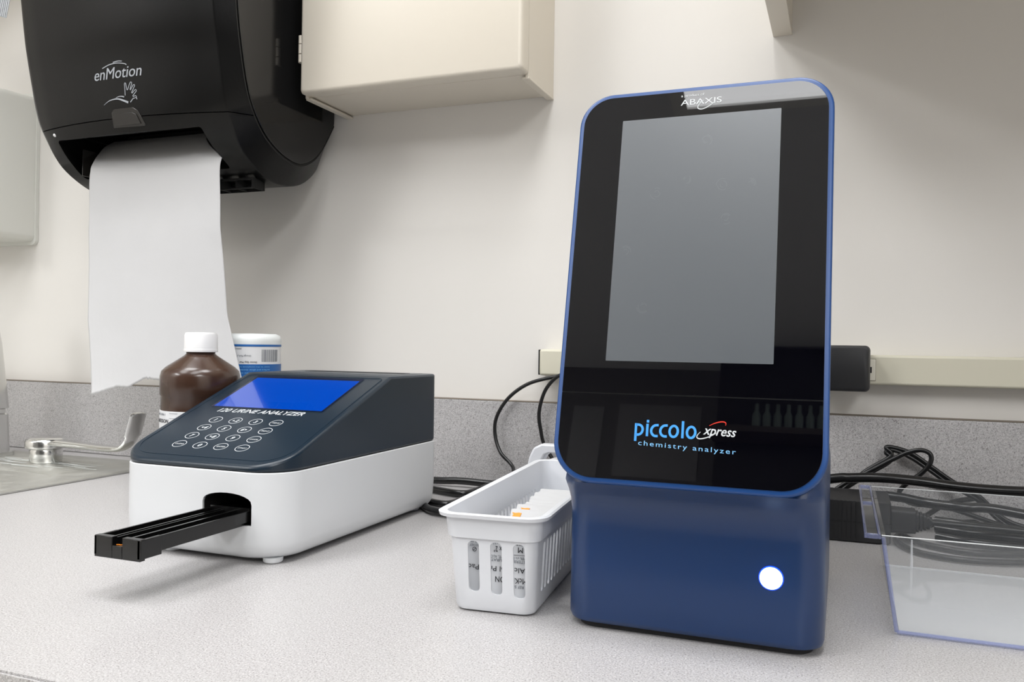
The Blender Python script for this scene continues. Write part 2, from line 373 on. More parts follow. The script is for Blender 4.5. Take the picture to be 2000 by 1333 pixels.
# large cabinet at the right: only its left end panel and underside are in view
rc = thing('large_wall_cabinet', (.3, 0, .5), 'large cream wall cabinet above the tall blue machine, seen from below', 'wall cabinet')
bm = NB(); box(bm, -.0741, -.0546, -.33, -.0002, .5025, 1.2); obj('end_panel', bm, 'cab', rc, bevel=.0006)
bm = NB(); box(bm, -.0541, 1.2, -.31, -.0002, .5600, 1.19); obj('cabinet_body', bm, 'cab', rc)
for k in range(3):
    bm = NB(); box(bm, -.0735+k*.42, -.0735+k*.42+.415, -.350, -.3305, .503, 1.19); obj('cabinet_door', bm, 'cab', rc, bevel=.001)

uc = thing('shade_cabinet', (-1.7, 0, .72), 'unseen cream cabinet added above the sink to shade the wall, just over the top left edge of view', 'wall cabinet')  # unseen cabinet, added so its shade falls on the wall at far left
bm = NB(); box(bm, -2.45, -1.06, -.31, -.0002, .80, 1.45); obj('cabinet_body', bm, 'cab', uc, bevel=.001)
for k in range(3):
    bm = NB(); box(bm, -2.448+k*.463, -2.448+k*.463+.460, -.330, -.3105, .798, 1.448); obj('cabinet_door', bm, 'cab', uc, bevel=.001)

# ------------------------------------------------------------------ paper towel dispenser
dp = thing('towel_dispenser', (-.785, 0, .36), 'large black plastic paper towel dispenser on the wall with white hand logo', 'towel dispenser')
outer = [(0, .786), (-.17, .786), (-.205, .772), (-.221, .74), (-.2215, .65), (-.2095, .5389), (-.2005, .4929), (-.1897, .4412), (-.1777, .4150), (-.1551, .3842), (-.1128, .3625), (-.0749, .3600), (-.0411, .3690), (-.012, .392), (-.0003, .425)]
inner = [(0, .77), (-.16, .77), (-.192, .757), (-.206, .73), (-.2065, .65), (-.1945, .5427), (-.1865, .495), (-.1745, .4500), (-.158, .4210), (-.1375, .4012), (-.1089, .388), (-.0774, .3833), (-.0478, .3944), (-.0248, .4156), (-.0003, .4508)]
so_ = smooth([(0, a, b) for a, b in outer], 6); si_ = smooth([(0, a, b) for a, b in inner], 6)
DX0, DX1 = -.930, -.641
def bow(t, a): return t if t >= 0 else t*min(1, max(0, (a.z-.386)/.024))*(a.y < -.1)
def disp(zlo, zhi, m, nm, grow=0):
    bm = NB()
    prof = [(DX0-.016, 1), (DX0-.004, .3), (DX0+.004, .03), *[(-.785+.138*q_/6, -.85*(1-(q_/6)**2)) for q_ in range(-5, 6)], (DX1-.004, 0), (DX1-.0022, .01), (DX1-.0008, .05), (DX1+.0150, .96), (DX1+.0163, 1)]
    loft(bm, [[(x, a.y+(b.y-a.y)*bow(t, a), a.z+(b.z-a.z)*bow(t, a)) for a, b in zip(so_, si_)] for x, t in prof])
    for z, inn in ((zlo, False), (zhi, True)):
        if z is None: continue
        g = bmesh.ops.bisect_plane(bm, geom=bm.verts[:]+bm.edges[:]+bm.faces[:], plane_co=(0, 0, z), plane_no=(0, 0, 1), clear_outer=inn, clear_inner=not inn)
        bmesh.ops.holes_fill(bm, edges=[e for e in bm.edges if e.is_boundary])
    return obj(nm, bm, m, dp, angle=28)
cov = disp(.4245, None, 'disp_blk', 'front_cover')
low = disp(None, .4235, 'disp_blk', 'lower_housing')
for part_ in (low, cov):
    bm = NB(); loft(bm, [[(x, y, z) for x, z in rrect(-.908+i, -.675-i, .372, zt, .004, 6)] for y, i, zt in ((-.06, .0, .446), (-.12, .0, .431), (-.16, .003, .4185), (-.188, .005, .4085), (-.25, .005, .4065))])
    cut(part_, bm)
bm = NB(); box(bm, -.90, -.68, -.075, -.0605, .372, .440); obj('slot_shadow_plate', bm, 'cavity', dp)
bm = NB()
loft(bm, [[(x, y, z) for y, z in ((-.066, .373), (-.15, .3735), (-.15, .4068), (-.066, .4068))] for x in (-.897, -.896)])
obj('inner_guide', bm, 'smoke', dp)
# side panel with its groove
si2 = [(y*.985-.0012, .58+(z-.58)*.985) for y, z in [(p.y, p.z) for p in si_]]
bm = NB(); loft(bm, [[(x, y, z) for y, z in si2] for x in (DX1+.0163, DX1+.0178)])
obj('side_panel', bm, 'disp_side', dp, bevel=.0008)
bm = NB(); ribbon(bm, [(p.y, p.z) for p in si_], .0016, (DX1+.0161, 0, 0), (0, 1, 0), (0, 0, 1), .0004); obj('side_seam', bm, 'cavity', dp)
def onface(x, z, off=.0006):
    "point on the dispenser front at x, z"
    best = -.2; t_ = -.85*max(0, 1-((x+.785)/.138)**2)
    fr_ = [(a.y+(b.y-a.y)*bow(t_, a), a.z+(b.z-a.z)*bow(t_, a)) for a, b in zip(so_, si_)]
    for a, b in zip(fr_, fr_[1:]):
        if a[0] < -.1 and (a[1]-z)*(b[1]-z) <= 0 and a[1] != b[1]:
            best = a[0]+(b[0]-a[0])*(z-a[1])/(b[1]-a[1]); break
    return Vector((x, best-off, z))
p0 = onface(-.83, .4745); p1 = onface(-.83, .45); AY = (p0-p1).normalized(); AXX = Vector((1, 0, 0))
lx, lz = P(187, 162, Y=-.207), P(277, 152, Y=-.207)
def conform(bm, org):
    "lay flat lettering on the curved cover"
    n_ = AXX.cross(AY).normalized()
    for v in bm.verts:
        t = (v.co-org).dot(n_); v.co.y = onface(v.co.x, v.co.z, .0001+t).y
    return bm
org = onface(lx.x, .4675, .0006)
obj('brand_lettering', conform(text_bm('enMotion', org, AXX, AY, w=.0705, h=.0125, shear=.28, bold=0, th=.0004), org), 'logo_grey', dp)
bm = NB()
ribbon(bm, sm2([(.014, .0128), (.025, .0158), (.036, .0166), (.047, .0150), (.050, .0135)]), .0009, org, AXX, AY, .0005)
obj('brand_swoosh', conform(bm, org), 'logo_grey', dp); bm = NB(); ribbon(bm, sm2([(.031, .0178), (.038, .0186), (.044, .0180)]), .0009, org, AXX, AY, .0005)
obj('brand_swoosh', conform(bm, org), 'logo_grey', dp)
# hand symbol traced as strokes (unit = photo crop of the symbol)
hs = .0785/90/8.333*.80
def hp(px, py): return ((px-430)*hs, (775-py)*hs)
horg = onface(lx.x+.0100, .4475, .0006); horg.z = .4395
bm = NB()
hand = [(832, 675), (838, 600), (840, 520), (852, 508), (862, 520), (872, 605), (885, 605), (915, 550), (948, 505), (965, 510), (965, 525), (925, 605), (932, 612), (990, 545), (1008, 545), (1010, 562), (945, 650), (955, 655), (1015, 610), (1030, 618), (1028, 635), (960, 690), (965, 702), (1005, 690), (1020, 700), (1018, 715), (1025, 740)]
ribbon(bm, [hp(*p) for p in hand], 9*hs, horg, AXX, AY, .0004)
ribbon(bm, [hp(*p) for p in [(1018, 716), (960, 725), (935, 748), (908, 770)]], [5*hs, 11*hs, 11*hs, 13*hs], horg, AXX, AY, .0004)
pts = sm2([hp(*p) for p in [(430, 770), (520, 728), (610, 710), (700, 710), (780, 735), (870, 770)]])
ribbon(bm, pts, [(3+26*(i/len(pts)))*hs for i in range(len(pts))], horg, AXX, AY, .0004)
pts = sm2([hp(*p) for p in [(662, 692), (720, 680), (770, 682), (808, 692)]])
ribbon(bm, pts, [(4+14*(i/len(pts)))*hs for i in range(len(pts))], horg, AXX, AY, .0004)
obj('hand_symbol', conform(bm, horg), 'logo_grey', dp)
# sensor window between cover and housing
q = onface(-.77, .424)
bm = NB()
wpts = [(-.7720+(x_+.779)*1.12, z_*.82+.0785) for x_, z_ in [(-.7995, .4090), (-.798, .4290), (-.7935, .4335), (-.7690, .4335), (-.7635, .4290), (-.7575, .4105), (-.7590, .4085)]]
loft(bm, [[onface(x, z, o_) for x, z in wpts] for o_ in (-.004, .0014)]); obj('sensor_bezel', bm, 'smoke', dp, bevel=.0005)
wp2 = [(-.7720+(x_+.779)*1.12, z_*.82+.0785) for x_, z_ in [(-.7960, .4105), (-.7950, .4245), (-.7920, .4268), (-.7700, .4268), (-.7660, .4240), (-.7625, .4115)]]
bm = NB(); loft(bm, [[onface(x, z, o_) for x, z in wp2] for o_ in (.0005, .0022)]); obj('sensor_window', bm, 'smoke', dp, bevel=.0005)
lp = P(118, 270, Y=-.172)
bm = NB(); bmesh.ops.create_uvsphere(bm, u_segments=12, v_segments=8, radius=.0023, matrix=Matrix.Translation(onface(-.905, .4175, -.0006)))
obj('indicator_light', bm, 'cap_white', dp, label='small white indicator light')
bm = NB()
for k in range(7): box(bm, -.80+k*.0237, -.798+k*.0237, -.122, -.100, .3505, .3625)
box(bm, -.80, -.6555, -.1225, -.1205, .3500, .3515); box(bm, -.80, -.6555, -.1225, -.1205, .3605, .3630); box(bm, -.80, -.6555, -.102, -.100, .350, .3625)
obj('bottom_grille', bm, 'cavity', dp)

# hanging towel
tw_path = smooth([Vector(p) for p in [(0, -.0980, .4285), (0, -.115, .4180), (0, -.1320, .4045), (0, -.1460, .3910), (0, -.1540, .379), (0, -.1565, .365), (0, -.1550, .33), (0, -.1545, .29), (0, -.154, .24), (0, -.154, .18), (0, -.155, .13), (0, -.156, .096)]], 6)
NU, NV = 96, len(tw_path)
bm = NB(); grid = []
random.seed(3); teeth = [random.uniform(-.0012, .0012) for _ in range(NU+1)]
for j, p in enumerate(tw_path):
    row = []; t = j/(NV-1)
    for i in range(NU+1):
        u = i/NU
        # clipped corners where the sheet leaves the slot
        def lerp(tab, v):
            for (v0, a0), (v1, a1) in zip(tab, tab[1:]):
                if v >= v1: return a1+(a0-a1)*min(1, max(0, (v-v1)/(v0-v1))) if v0 != v1 else a1
            return tab[-1][1]
        xl = lerp([(.430, -.899), (.417, -.897), (.404, -.889), (.390, -.882), (.376, -.8780), (.366, -.8785), (.303, -.8825), (.19, -.8780), (.10, -.8600)], p.z)
        xr = lerp([(.430, -.733), (.417, -.731), (.404, -.712), (.390, -.688), (.381, -.6755), (.372, -.6755), (.300, -.6765), (.185, -.6700), (.10, -.6490)], p.z)
        x = xl+(xr-xl)*u
        y = p.y + .0035*sin(u*5+t*3)*min(1, max(0, t-.35)*3) - .010*max(0, (t-.6)/.4)**1.5*((1-u)**4) + .009*max(0, (t-.62)/.38)*u**4
        row.append([x, y, p.z])
    grid.append(row)
def torn(u): # bottom edge height
    if u < .17: return .0985+(.1085-.0985)*u/.17
    if u < .27: return .1095
    if u < .40: return .1095+(.1225-.1095)*(u-.27)/.13
    return .1205-.0035*(u-.4)/.6
z_lim = .30
for i in range(NU+1):
    zb = torn(i/NU)+teeth[i]*(1 if i/NU > .4 else .35); 
    for j in range(NV):
        z = grid[j][i][2]
        if z < z_lim: grid[j][i][2] = zb+(z-.096)*(z_lim-zb)/(z_lim-.096)
V = [[bm.verts.new(c) for c in row] for row in grid]
for j in range(NV-1):
    for i in range(NU): bm.faces.new((V[j][i], V[j][i+1], V[j+1][i+1], V[j+1][i]))
o = obj('paper_towel', bm, 'paper', None, angle=60)
s = o.modifiers.new('thick', 'SOLIDIFY'); s.thickness = .0003
tag(o, 'white paper towel with torn bottom edge hanging from the black dispenser', 'paper towel')

# white box and brush at the far left
sb = thing('wall_box', (-1.25, 0, .31), 'off-white plastic box on the wall at the left edge beside the black dispenser', 'wall box')
bm = NB(); loft(bm, [[(x, y, z) for x, z in rrect(-1.45+i, -1.1560-i, .3150+i*1.5, .538-i, .010)] for y, i in ((-.0004, 0), (-.055, .001), (-.090, .005), (-.100, .013))])
obj('housing', bm, 'soap_white', sb, angle=50)
bm = NB(); loft(bm, [[(x, y, z) for x, z in rrect(-1.455, -1.1545, .3100, .5440, .008)] for y in (-.0003, -.006)]); obj('back_plate', bm, 'soap_white', sb)
br = thing('scrub_brush', (-1.2, -.11, .60), 'white bristled brush partly seen in the top left corner', 'brush')
bm = NB()
tip = P(2, 30, Y=-.14)
for k in range(7):
    b0 = P(6-k*3.4+2, 31-k*1.2+3, Y=-.14-k*.002)
    for q_ in range(3):
        dx = q_*.0013
        tube(bm, [b0+Vector((-.001+dx*.7, q_*.001, 0)), b0+Vector((.004+dx, q_*.001, .024)), b0+Vector((.003+dx, 0, .05))], [.0009, .0011, .0012], 6)
for k in range(9):
    b0 = P(11-k*.9, 25-k*4.2, Y=-.14)
    tube(bm, [b0, b0+Vector((-.02, 0, .006))], .0012, 6)
obj('bristles', bm, 'bristle', br)
c0 = P(6, 31, Y=-.14)+Vector((-.012, .0, .046))
bm = NB(); loft(bm, [[(c0.x+x, c0.y+y, c0.z+h) for x, y in rrect(-.06, .022, -.012, .012, .009)] for h in (0, .014)]); obj('brush_back', bm, 'bristle', br)
bm = NB(); box(bm, c0.x-.004, c0.x+.004, c0.y+.01, -.0003, c0.z+.003, c0.z+.010); obj('wall_hook', bm, 'bristle', br)

# ------------------------------------------------------------------ brown bottle
B = P(392, 715, Y=-.285)
bt = thing('brown_bottle', (B.x, -.285, 0), 'dark brown plastic bottle with white screw cap behind the white urine analyzer', 'bottle')
r0 = .0368
bm = NB(); lathe(bm, [(.003, .0006), (r0-.003, .0006), (r0-.0005, .003), (r0-.0008, .099), (r0-.0008, .1145), (r0+.0002, .1158), (r0+.0003, .1335), (r0-.001, .1385), (r0-.005, .1425), (.0160, .1530), (.0136, .1550), (.0132, .1600), (.003, .1602)], B.x, -.285, 64)
obj('bottle_body', bm, 'bottle', bt, angle=50)
bm = NB(); lathe(bm, [(.003, .1570), (.0158, .1570), (.0160, .1592), (.0157, .1600), (.0156, .1606), (.0154, .1735), (.0142, .1758), (.003, .1762)], B.x, -.285, 64)
obj('screw_cap', bm, 'cap_white', bt, angle=50)
bm = NB(); lathe(bm, [(r0-.0009, .018), (r0-.0002, .018), (r0-.0002, .1010), (r0-.0009, .1010)], B.x, -.285, 64); lb = obj('bottle_label', bm, 'label_white', bt)
def wrap_text(name, s, m, par, cx, cy, r, ang, z, h, wfac=1, rot=False, bold=0, w=None):  # rot: ang is where it ends
    "lettering bent around a vertical cylinder; ang in degrees where it starts"
    bm = text_bm(s, (0, 0, 0), (1, 0, 0), (0, 1, 0), h=h, w=w, bold=bold, th=.00015)
    W = max(v.co.x for v in bm.verts)
    if rot: ang -= math.degrees(W/r)
    for v in bm.verts:
        x, y, t = v.co; 
        if rot: x, y = W-x, h-y
        a = R(ang)+x/r; v.co = Vector((cx+(r+t)*cos(a), cy+(r+t)*sin(a), z+y))
    return obj(name, bm, m, par)
wrap_text('lettering', 'McKESSON', 'ink', lb, B.x, -.285, r0, 226, .0900, .0034)
wrap_text('lettering', 'NDC 12456 1', 'ink_grey', lb, B.x, -.285, r0, 230, .0968, .0020)
wrap_text('lettering', 'Hydrogen', 'ink_grey', lb, B.x, -.285, r0, 230, .0790, .0040)
bm = NB()
for zz in (.0945, .0992): 
    tube(bm, [(B.x+(r0-.0002)*cos(R(a)), -.285+(r0-.0002)*sin(R(a)), zz) for a in range(264, 282, 3)], .0002, 5)
obj('label_frame', bm, 'ink_grey', lb)
# wipes canister (stands upside down)
KX, KY, KR = -.6715, -.100, .0345
cn = thing('wipes_canister', (KX, KY, 0), 'white and blue wipes canister standing upside down behind the paper towel', 'canister')
bm = NB(); lathe(bm, [(.003, .0006), (KR, .0006), (KR, .158), (KR+.0004, .1665), (KR+.0006, .1700), (KR-.001, .1745), (KR-.006, .1768), (.003, .1772)], KX, KY, 64); obj('canister_body', bm, 'jar_white', cn, angle=50)
bm = NB(); lathe(bm, [(KR, .020), (KR+.0004, .020), (KR+.0004, .1640), (KR, .1640)], KX, KY, 64); lb = obj('canister_label', bm, 'label_white', cn)
bm = NB(); lathe(bm, [(KR+.0003, .1615), (KR+.0007, .1615), (KR+.0007, .1640), (KR+.0003, .1640)], KX, KY, 64); lathe(bm, [(KR+.0003, .100), (KR+.0007, .100), (KR+.0007, .1405), (KR+.0003, .1405)], KX, KY, 64)
obj('blue_band', bm, 'label_blue', lb, label='blue printed bands')
bm = NB(); x = 0
for k in range(17):
    wd = random.choice((.0004, .0006, .001)); a0 = R(328)+x/KR; a1 = a0+wd/KR; x += wd+random.choice((.0004, .0007))
    rr_ = KR+.0007; v = [bm.verts.new((KX+rr_*cos(a), KY+rr_*sin(a), z)) for a, z in ((a0, .1435), (a1, .1435), (a1, .1580), (a0, .1580))]; bm.faces.new(v)
obj('barcode', bm, 'ink_grey', lb)
wrap_text('lettering', 'www.DisCide', 'ink_grey', lb, KX, KY, KR+.0006, 290, .1576, .0022, rot=True)
wrap_text('lettering', 'Orange Park, FL', 'ink_grey', lb, KX, KY, KR+.0006, 308, .1495, .0026, rot=True)
wrap_text('lettering', 'Doctor Easy Med', 'ink', lb, KX, KY, KR+.0006, 319, .1420, .0026, rot=True)
for i, s in enumerate(('water to dry completely before', 'surface and allow disinfectant', 'apply directly, simply deposit')):
    wrap_text('lettering', s, 'pic_lblue', lb, KX, KY, KR+.0008, 345, .1365-i*.0036, .0018, rot=True, w=.042)

# ------------------------------------------------------------------ urine analyzer
UX0, UX1, UY0, UY1 = -.5475, -.3855, -.4255, -.163
ua = thing('urine_analyzer', (-.466, -.3, 0), 'low urine analyzer with white base, navy sloped top and blue screen', 'analyzer')
bm = NB()
def pl_(i, z, rf=.030, rb=.012): return [(x, y, z) for x, y in rrect(UX0+i, UX1-i, UY0+i, UY1-i, 0, 10, (rb, rb, rf, rf))]
loft(bm, [pl_(.012, .0032), pl_(.0070, .0042), pl_(.0035, .0068), pl_(.0014, .0105), pl_(.0006, .016), pl_(0, .030), pl_(0, .0692), pl_(.0006, .0698)])
base = obj('base_shell', bm, 'white_plastic', ua, angle=40)
def arch(x0, x1, z0, z1, z2, n=12):
    c = (x0+x1)/2; h = (x1-x0)/2; pts = [(x0, z0), (x1, z0), (x1, z1)]
    for i in range(1, n): t = i/n; a = pi*t; pts.append((c+h*cos(a)*(1 if abs(cos(a)) < 1 else 1), z1+(z2-z1)*sin(a)**.8))
    pts.append((x0, z1)); return pts
HX0, HX1 = -.4560, -.4105
bm = NB(); loft(bm, [[(x, y, z) for x, z in arch(HX0, HX1, .0300, .0455, .0535)] for y in (-.46, -.36)]); cut(base, bm)
bm = NB()
loft(bm, [[(x, y, z) for x, z in arch(HX0+i, HX1-i, .0300+i, .0455-i, .0535-i)] for y, i in ((-.4238, .0002), (-.3605, .0002))], cap=False)
loft(bm, [[(x, -.3605+k, z) for x, z in arch(HX0+.0003, HX1-.0003, .0303, .0452, .0532)] for k in (0, .0002)])
obj('tray_opening', bm, 'cavity', ua)
# cover: prism cut by the slope and by the flat top
bm = NB(); loft(bm, [[(x, y, z) for x, y in rrect(UX0+.0004, UX1-.0004, UY0+.0004, UY1-.0004, 0, 10, (.012, .012, .030, .030))] for z in (.0702, .20)])
ys0, zs0, ys1, zs1 = -.420, .0765, -.262, .137
def cutp(co, no):
    bmesh.ops.bisect_plane(bm, geom=bm.verts[:]+bm.edges[:]+bm.faces[:], plane_co=co, plane_no=no, clear_outer=True)
    bmesh.ops.holes_fill(bm, edges=[e for e in bm.edges if e.is_boundary])
cutp((0, ys0, zs0), (0, -(zs1-zs0), ys1-ys0)); cutp((0, 0, .1375), (0, 0, 1))
bmesh.ops.recalc_face_normals(bm, faces=bm.faces[:])
cv = obj('upper_cover', bm, 'navy', ua, angle=35, bevel=.0026, seg=3)
US = Vector((0, ys1-ys0, zs1-zs0)).normalized(); UN = Vector((1, 0, 0)).cross(US)
def SP(x, t, h=0): return Vector((x, ys0, zs0))+US*t+UN*h
# the slightly sunken keypad membrane with an outline groove
bm = NB(); pts = rrect(UX0+.0065, UX1-.0065, .0035, .1655, 0, 10, (.004, .004, .022, .022)); ribbon(bm, pts, .0007, SP(0, 0, .00005), (1, 0, 0), US, .0002, closed=True); obj('panel_outline', bm, 'navy_trim', ua)
bm = NB(); loft(bm, [[SP(x, t, h) for x, t in rrect(-.5285, -.4100, .0912, .1625, .0012, 4)] for h in (-.001, .0003)]); sr = obj('screen_surround', bm, 'screen_rim', ua)
bm = NB(); loft(bm, [[SP(x, t, h) for x, t in rrect(-.5255, -.4118, .0925, .1570, .0006, 4)] for h in (.0001, .0005)]); obj('screen', bm, 'screen_blue', sr, label='glowing blue display')
text('lettering', '120 URINE ANALYZER', 'white_ink', ua, SP(-.5140, .0818, .00005), (1, 0, 0), US, w=.0895, h=.0068, shear=.3, bold=.004, th=.0002)
keys = [['1', '▲2', '3', 'MENU'], ['◀4', '5', '6▶', 'PRINT'], ['7', '▼8', '9', 'CANCEL'], ['CLEAR', '0', 'ENTER', 'START']]
def tri(bm, cx, cy, s, d):
    p = {'▲': ((-1, -.8), (1, -.8), (0, .9)), '▼': ((-1, .8), (0, -.9), (1, .8)), '◀': ((-.9, 0), (.8, -1), (.8, 1)), '▶': ((-.8, -1), (.9, 0), (-.8, 1))}[d]
    for h in (.00025,):
        bm.faces.new([bm.verts.new(SP(cx+a*s, cy+b*s, h)) for a, b in p])
for j, row in enumerate(keys):
    for i, s in enumerate(row):
        kx = -.5024+.0209*i; kt = .0664-.01515*j
        bm = NB(); ribbon(bm, arc(kx, kt, .0059, .0053, 0, 348.75, 31), .0005, SP(0, 0, .00005), (1, 0, 0), US, .0002, closed=True)
        key = obj('key', bm, 'white_ink', ua)
        d = [c for c in s if c in '▲▼◀▶']; tx = ''.join(c for c in s if c not in '▲▼◀▶')
        off = 0
        if d: off = .0017 if s[0] == d[0] else -.0017
        big = len(tx) == 1
        bm = text_bm(tx, SP(kx+off, kt, .00005), (1, 0, 0), US, h=.0044 if big else .0018, w=None if big else .0082, shear=.2, bold=.02 if big else 0, th=.0002, align='C')
        if d: tri(bm, kx-off, kt, .0014, d[0])
        obj('key_label', bm, 'white_ink', key)
bm = NB(); loft(bm, [[(x, y, z) for x, y in rrect(-.5245, -.4075, -.2005, -.183, .003)] for z in (.1372, .1379)]); obj('printer_slot', bm, 'cavity', ua)
bm = NB(); loft(bm, [[(x, y, z) for x, y in rrect(-.5345, -.3985, -.2305, -.173, .003)] for z in (.1370, .1377)]); obj('printer_lid', bm, 'navy_trim', ua)
for x in (-.5, -.4035):
    for y in (-.4085, -.185):
        bm = NB(); lathe(bm, [(.001, .0002), (.0065, .0002), (.0075, .0012), (.0078, .0045), (.001, .0046)], x, y+.001, 24); obj('foot', bm, 'white_plastic', ua)
# test strip tray
TX0, TX1, TY0 = -.4515, -.4130, -.530
bm = NB()
box(bm, TX0, TX1, TY0+.004, -.365, .0330, .0350)
for x0, x1, z1 in ((TX0, TX0+.0016, .0410), (TX0+.0100, TX0+.0112, .0405), (TX0+.0125, TX0+.0137, .0400), (TX0+.0222, TX0+.0234, .0400), (TX0+.0248, TX0+.0258, .0405), (TX1-.0016, TX1, .0410)):
    box(bm, x0, x1, TY0+.004, -.365, .0350, z1)
box(bm, TX0+.002, TX1-.002, TY0+.02, -.365, .0305, .0330)
tr = obj('strip_tray', bm, 'tray_blk', ua, label='black strip tray sticking out of the front')
bm = NB(); box(bm, TX0, TX0+.0150, TY0, TY0+.0045, .0275, .0415); box(bm, TX0+.0235, TX1, TY0, TY0+.0045, .0275, .0415); box(bm, TX0+.0150, TX0+.0235, TY0, TY0+.0045, .0275, .0360)
box(bm, TX1-.0025, TX1+.0006, TY0, TY0+.018, .0288, .0412); box(bm, TX0-.0003, TX0+.002, TY0, TY0+.018, .0288, .0412)
obj('tray_end_block', bm, 'tray_blk', tr, bevel=.0004)
bm = NB(); ribbon(bm, sm2([(0, 0), (.0016, .0008), (.003, .0004), (.0042, .0017)]), [.0002+.0001*(i % 3) for i in range(19)], (TX0+.0172, TY0+.0015, .0362), (1, 0, 0), (0, 1, 0), .0004); obj('residue', bm, 'orange', tr)
bm = NB(); box(bm, TX0+.001, TX1-.001, -.4230, -.4220, .0352, .0425); obj('tray_crossbar', bm, 'tray_blk', tr)

# ------------------------------------------------------------------ chemistry analyzer
ca = thing('chemistry_analyzer', (-.081, -.35, 0), 'tall blue chemistry analyzer with glossy black front and portrait screen', 'analyzer')
hy0, hz0, hy1, hz1 = -.478, .092, -.425, .328
HU = Vector((0, hy1-hy0, hz1-hz0)); HL = HU.length; HU.normalize(); HN = Vector((1, 0, 0)).cross(HU)   # HN points to the viewer
def HP(x, t, h=0): return Vector((x, hy0, hz0))+HU*t+HN*h
AX0, AX1, AYB = -.1548, -.0075, -.262
def head_y(z, inset=0): return hy0+(z-hz0)*(hy1-hy0)/(hz1-hz0)+inset
bm = NB(); rings = []
zs = [(.0035, -.4530, .003), (.0045, -.4555, .0008), (.0075, -.4565, 0), (.04, -.4562, 0), (.062, -.4555, 0), (.070, -.4562, 0), (.0765, -.4585, 0), (.0825, -.4630, .0), (.0865, -.4672, .0), (.0895, -.4700, .0), (.094, -.4690, .0005), (.10, -.464, .001)]
for z, y, i in zs: rings.append([(a, b, z) for a, b in rrect(AX0+i, AX1-i, y, AYB-i*0, 0, 8, (.012, .012, .016, .016))])
for k in range(1, 15):
    z = .10+(.300-.10)*k/14; y = head_y(z, .010); rings.append([(a, b, z) for a, b in rrect(AX0+.001, AX1-.001, y, AYB, 0, 8, (.012, .012, .016, .016))])
for z, i in ((.310, .003), (.317, .008), (.322, .016), (.324, .026)): rings.append([(a, b, z) for a, b in rrect(AX0+i, AX1-i, head_y(z, .010+i*.3), AYB-i, 0, 8, (.012, .012, .012, .012))])
loft(bm, rings); obj('housing', bm, 'blue_body', ca, angle=50)
bm = NB(); loft(bm, [[(a, b, z) for a, b in rrect(AX0+.006, AX1-.006, -.4505, AYB-.004, .012)] for z in (.0003, .006)]); obj('base_foot', bm, 'dark', ca)
hx0, hx1 = -.1572, -.0062
bm = NB()
loft(bm, [[HP(x, t, h) for x, t in rrect(hx0+i, hx1-i, i-.0008, HL-i, 0, 12, (.0205, .0205, .0235, .0235))] for h, i in ((-.0125, .0012), (-.010, 0), (-.0012, 0), (-.0003, .0004), (0, .0012))])
obj('front_frame', bm, 'blue_rim', ca, angle=50)
# glossy front, split in an upper part and a lower door
def clip(pts, t0, t1):
    out = []
    n = len(pts)
    for k in range(n):
        a, b = pts[k], pts[(k+1) % n]
        ins = lambda p: t0 <= p[1] <= t1
        if ins(a): out.append(a)
        for lim in (t0, t1):
            if (a[1]-lim)*(b[1]-lim) < 0:
                s_ = (lim-a[1])/(b[1]-a[1]); out.append((a[0]+(b[0]-a[0])*s_, lim))
    return out
gp = rrect(hx0+.0030, hx1-.0030, .0022, HL-.0030, 0, 12, (.0180, .0180, .0210, .0210))
def glass(t0, t1, nm):
    pts = clip(gp, t0, t1); bm = NB(); c = (sum(p[0] for p in pts)/len(pts), sum(p[1] for p in pts)/len(pts))
    def ins(p, d): 
        L_ = math.hypot(p[0]-c[0], p[1]-c[1]); return (p[0]+(c[0]-p[0])*d/L_, p[1]+(c[1]-p[1])*d/L_)
    loft(bm, [[HP(*ins(p, i), h) for p in pts] for h, i in ((-.0008, 0), (.0005, 0), (.0006, .0001))]); return obj(nm, bm, 'gloss_black', ca, angle=30)
bm = NB(); loft(bm, [[HP(x, t, h) for x, t in gp] for h in (-.0009, .00008)]); obj('gasket', bm, 'cavity', ca)
up = glass(.0512, 9, 'screen_glass'); dn = glass(-9, .0507, 'disc_door')
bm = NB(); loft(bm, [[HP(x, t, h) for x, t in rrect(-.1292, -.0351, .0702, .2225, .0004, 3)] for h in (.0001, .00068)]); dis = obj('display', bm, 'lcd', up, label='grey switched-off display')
# finger marks on the display
random.seed(11)
for mx_, mt_, mr_ in ((1412, 362, .0040), (1418, 427, .0036), (1283, 378, .0040), (1256, 600, .0038), (1380, 275, .0035), (1340, 352, .003), (1465, 360, .0035), (1222, 492, .0034)):
    d_ = F*FPX+RV*(mx_-1000)-UV*(mt_-666.5); tt = (HP(0, 0)-CAM).dot(HN)/d_.dot(HN); pp = CAM+d_*tt; cx_, ct_ = pp.x, (pp-HP(0, 0)).dot(HU)
    bm = NB()
    for k in range(4):
        a0 = random.uniform(0, 360); ribbon(bm, arc(cx_, ct_, mr_*(.35+.2*k), mr_*(.4+.2*k), a0, a0+random.uniform(60, 170), 10), .00014, HP(0, 0, .00069), (1, 0, 0), HU, .00002)
    obj('finger_mark', bm, 'smudge', dis)
# maker's lettering
text('lettering', 'a product of', 'white_ink', up, HP(-.0938, .2346, .0006), (1, 0, 0), HU, w=.0140, h=.0022, th=.0002)
lg = text('maker_logo', 'ABAXIS', 'white_ink', up, HP(-.0938, .2295, .0006), (1, 0, 0), HU, w=.0243, h=.0038, th=.0002)
bm = NB(); ribbon(bm, sm2([(-.0800, .2320), (-.0830, .2290), (-.0832, .2268), (-.0805, .2262), (-.0765, .2280), (-.0735, .2305)]), [.0003+.0002*sin(i/10) for i in range(31)], HP(0, 0, .0006), (1, 0, 0), HU, .0002); obj('logo_swoosh', bm, 'white_ink', lg)
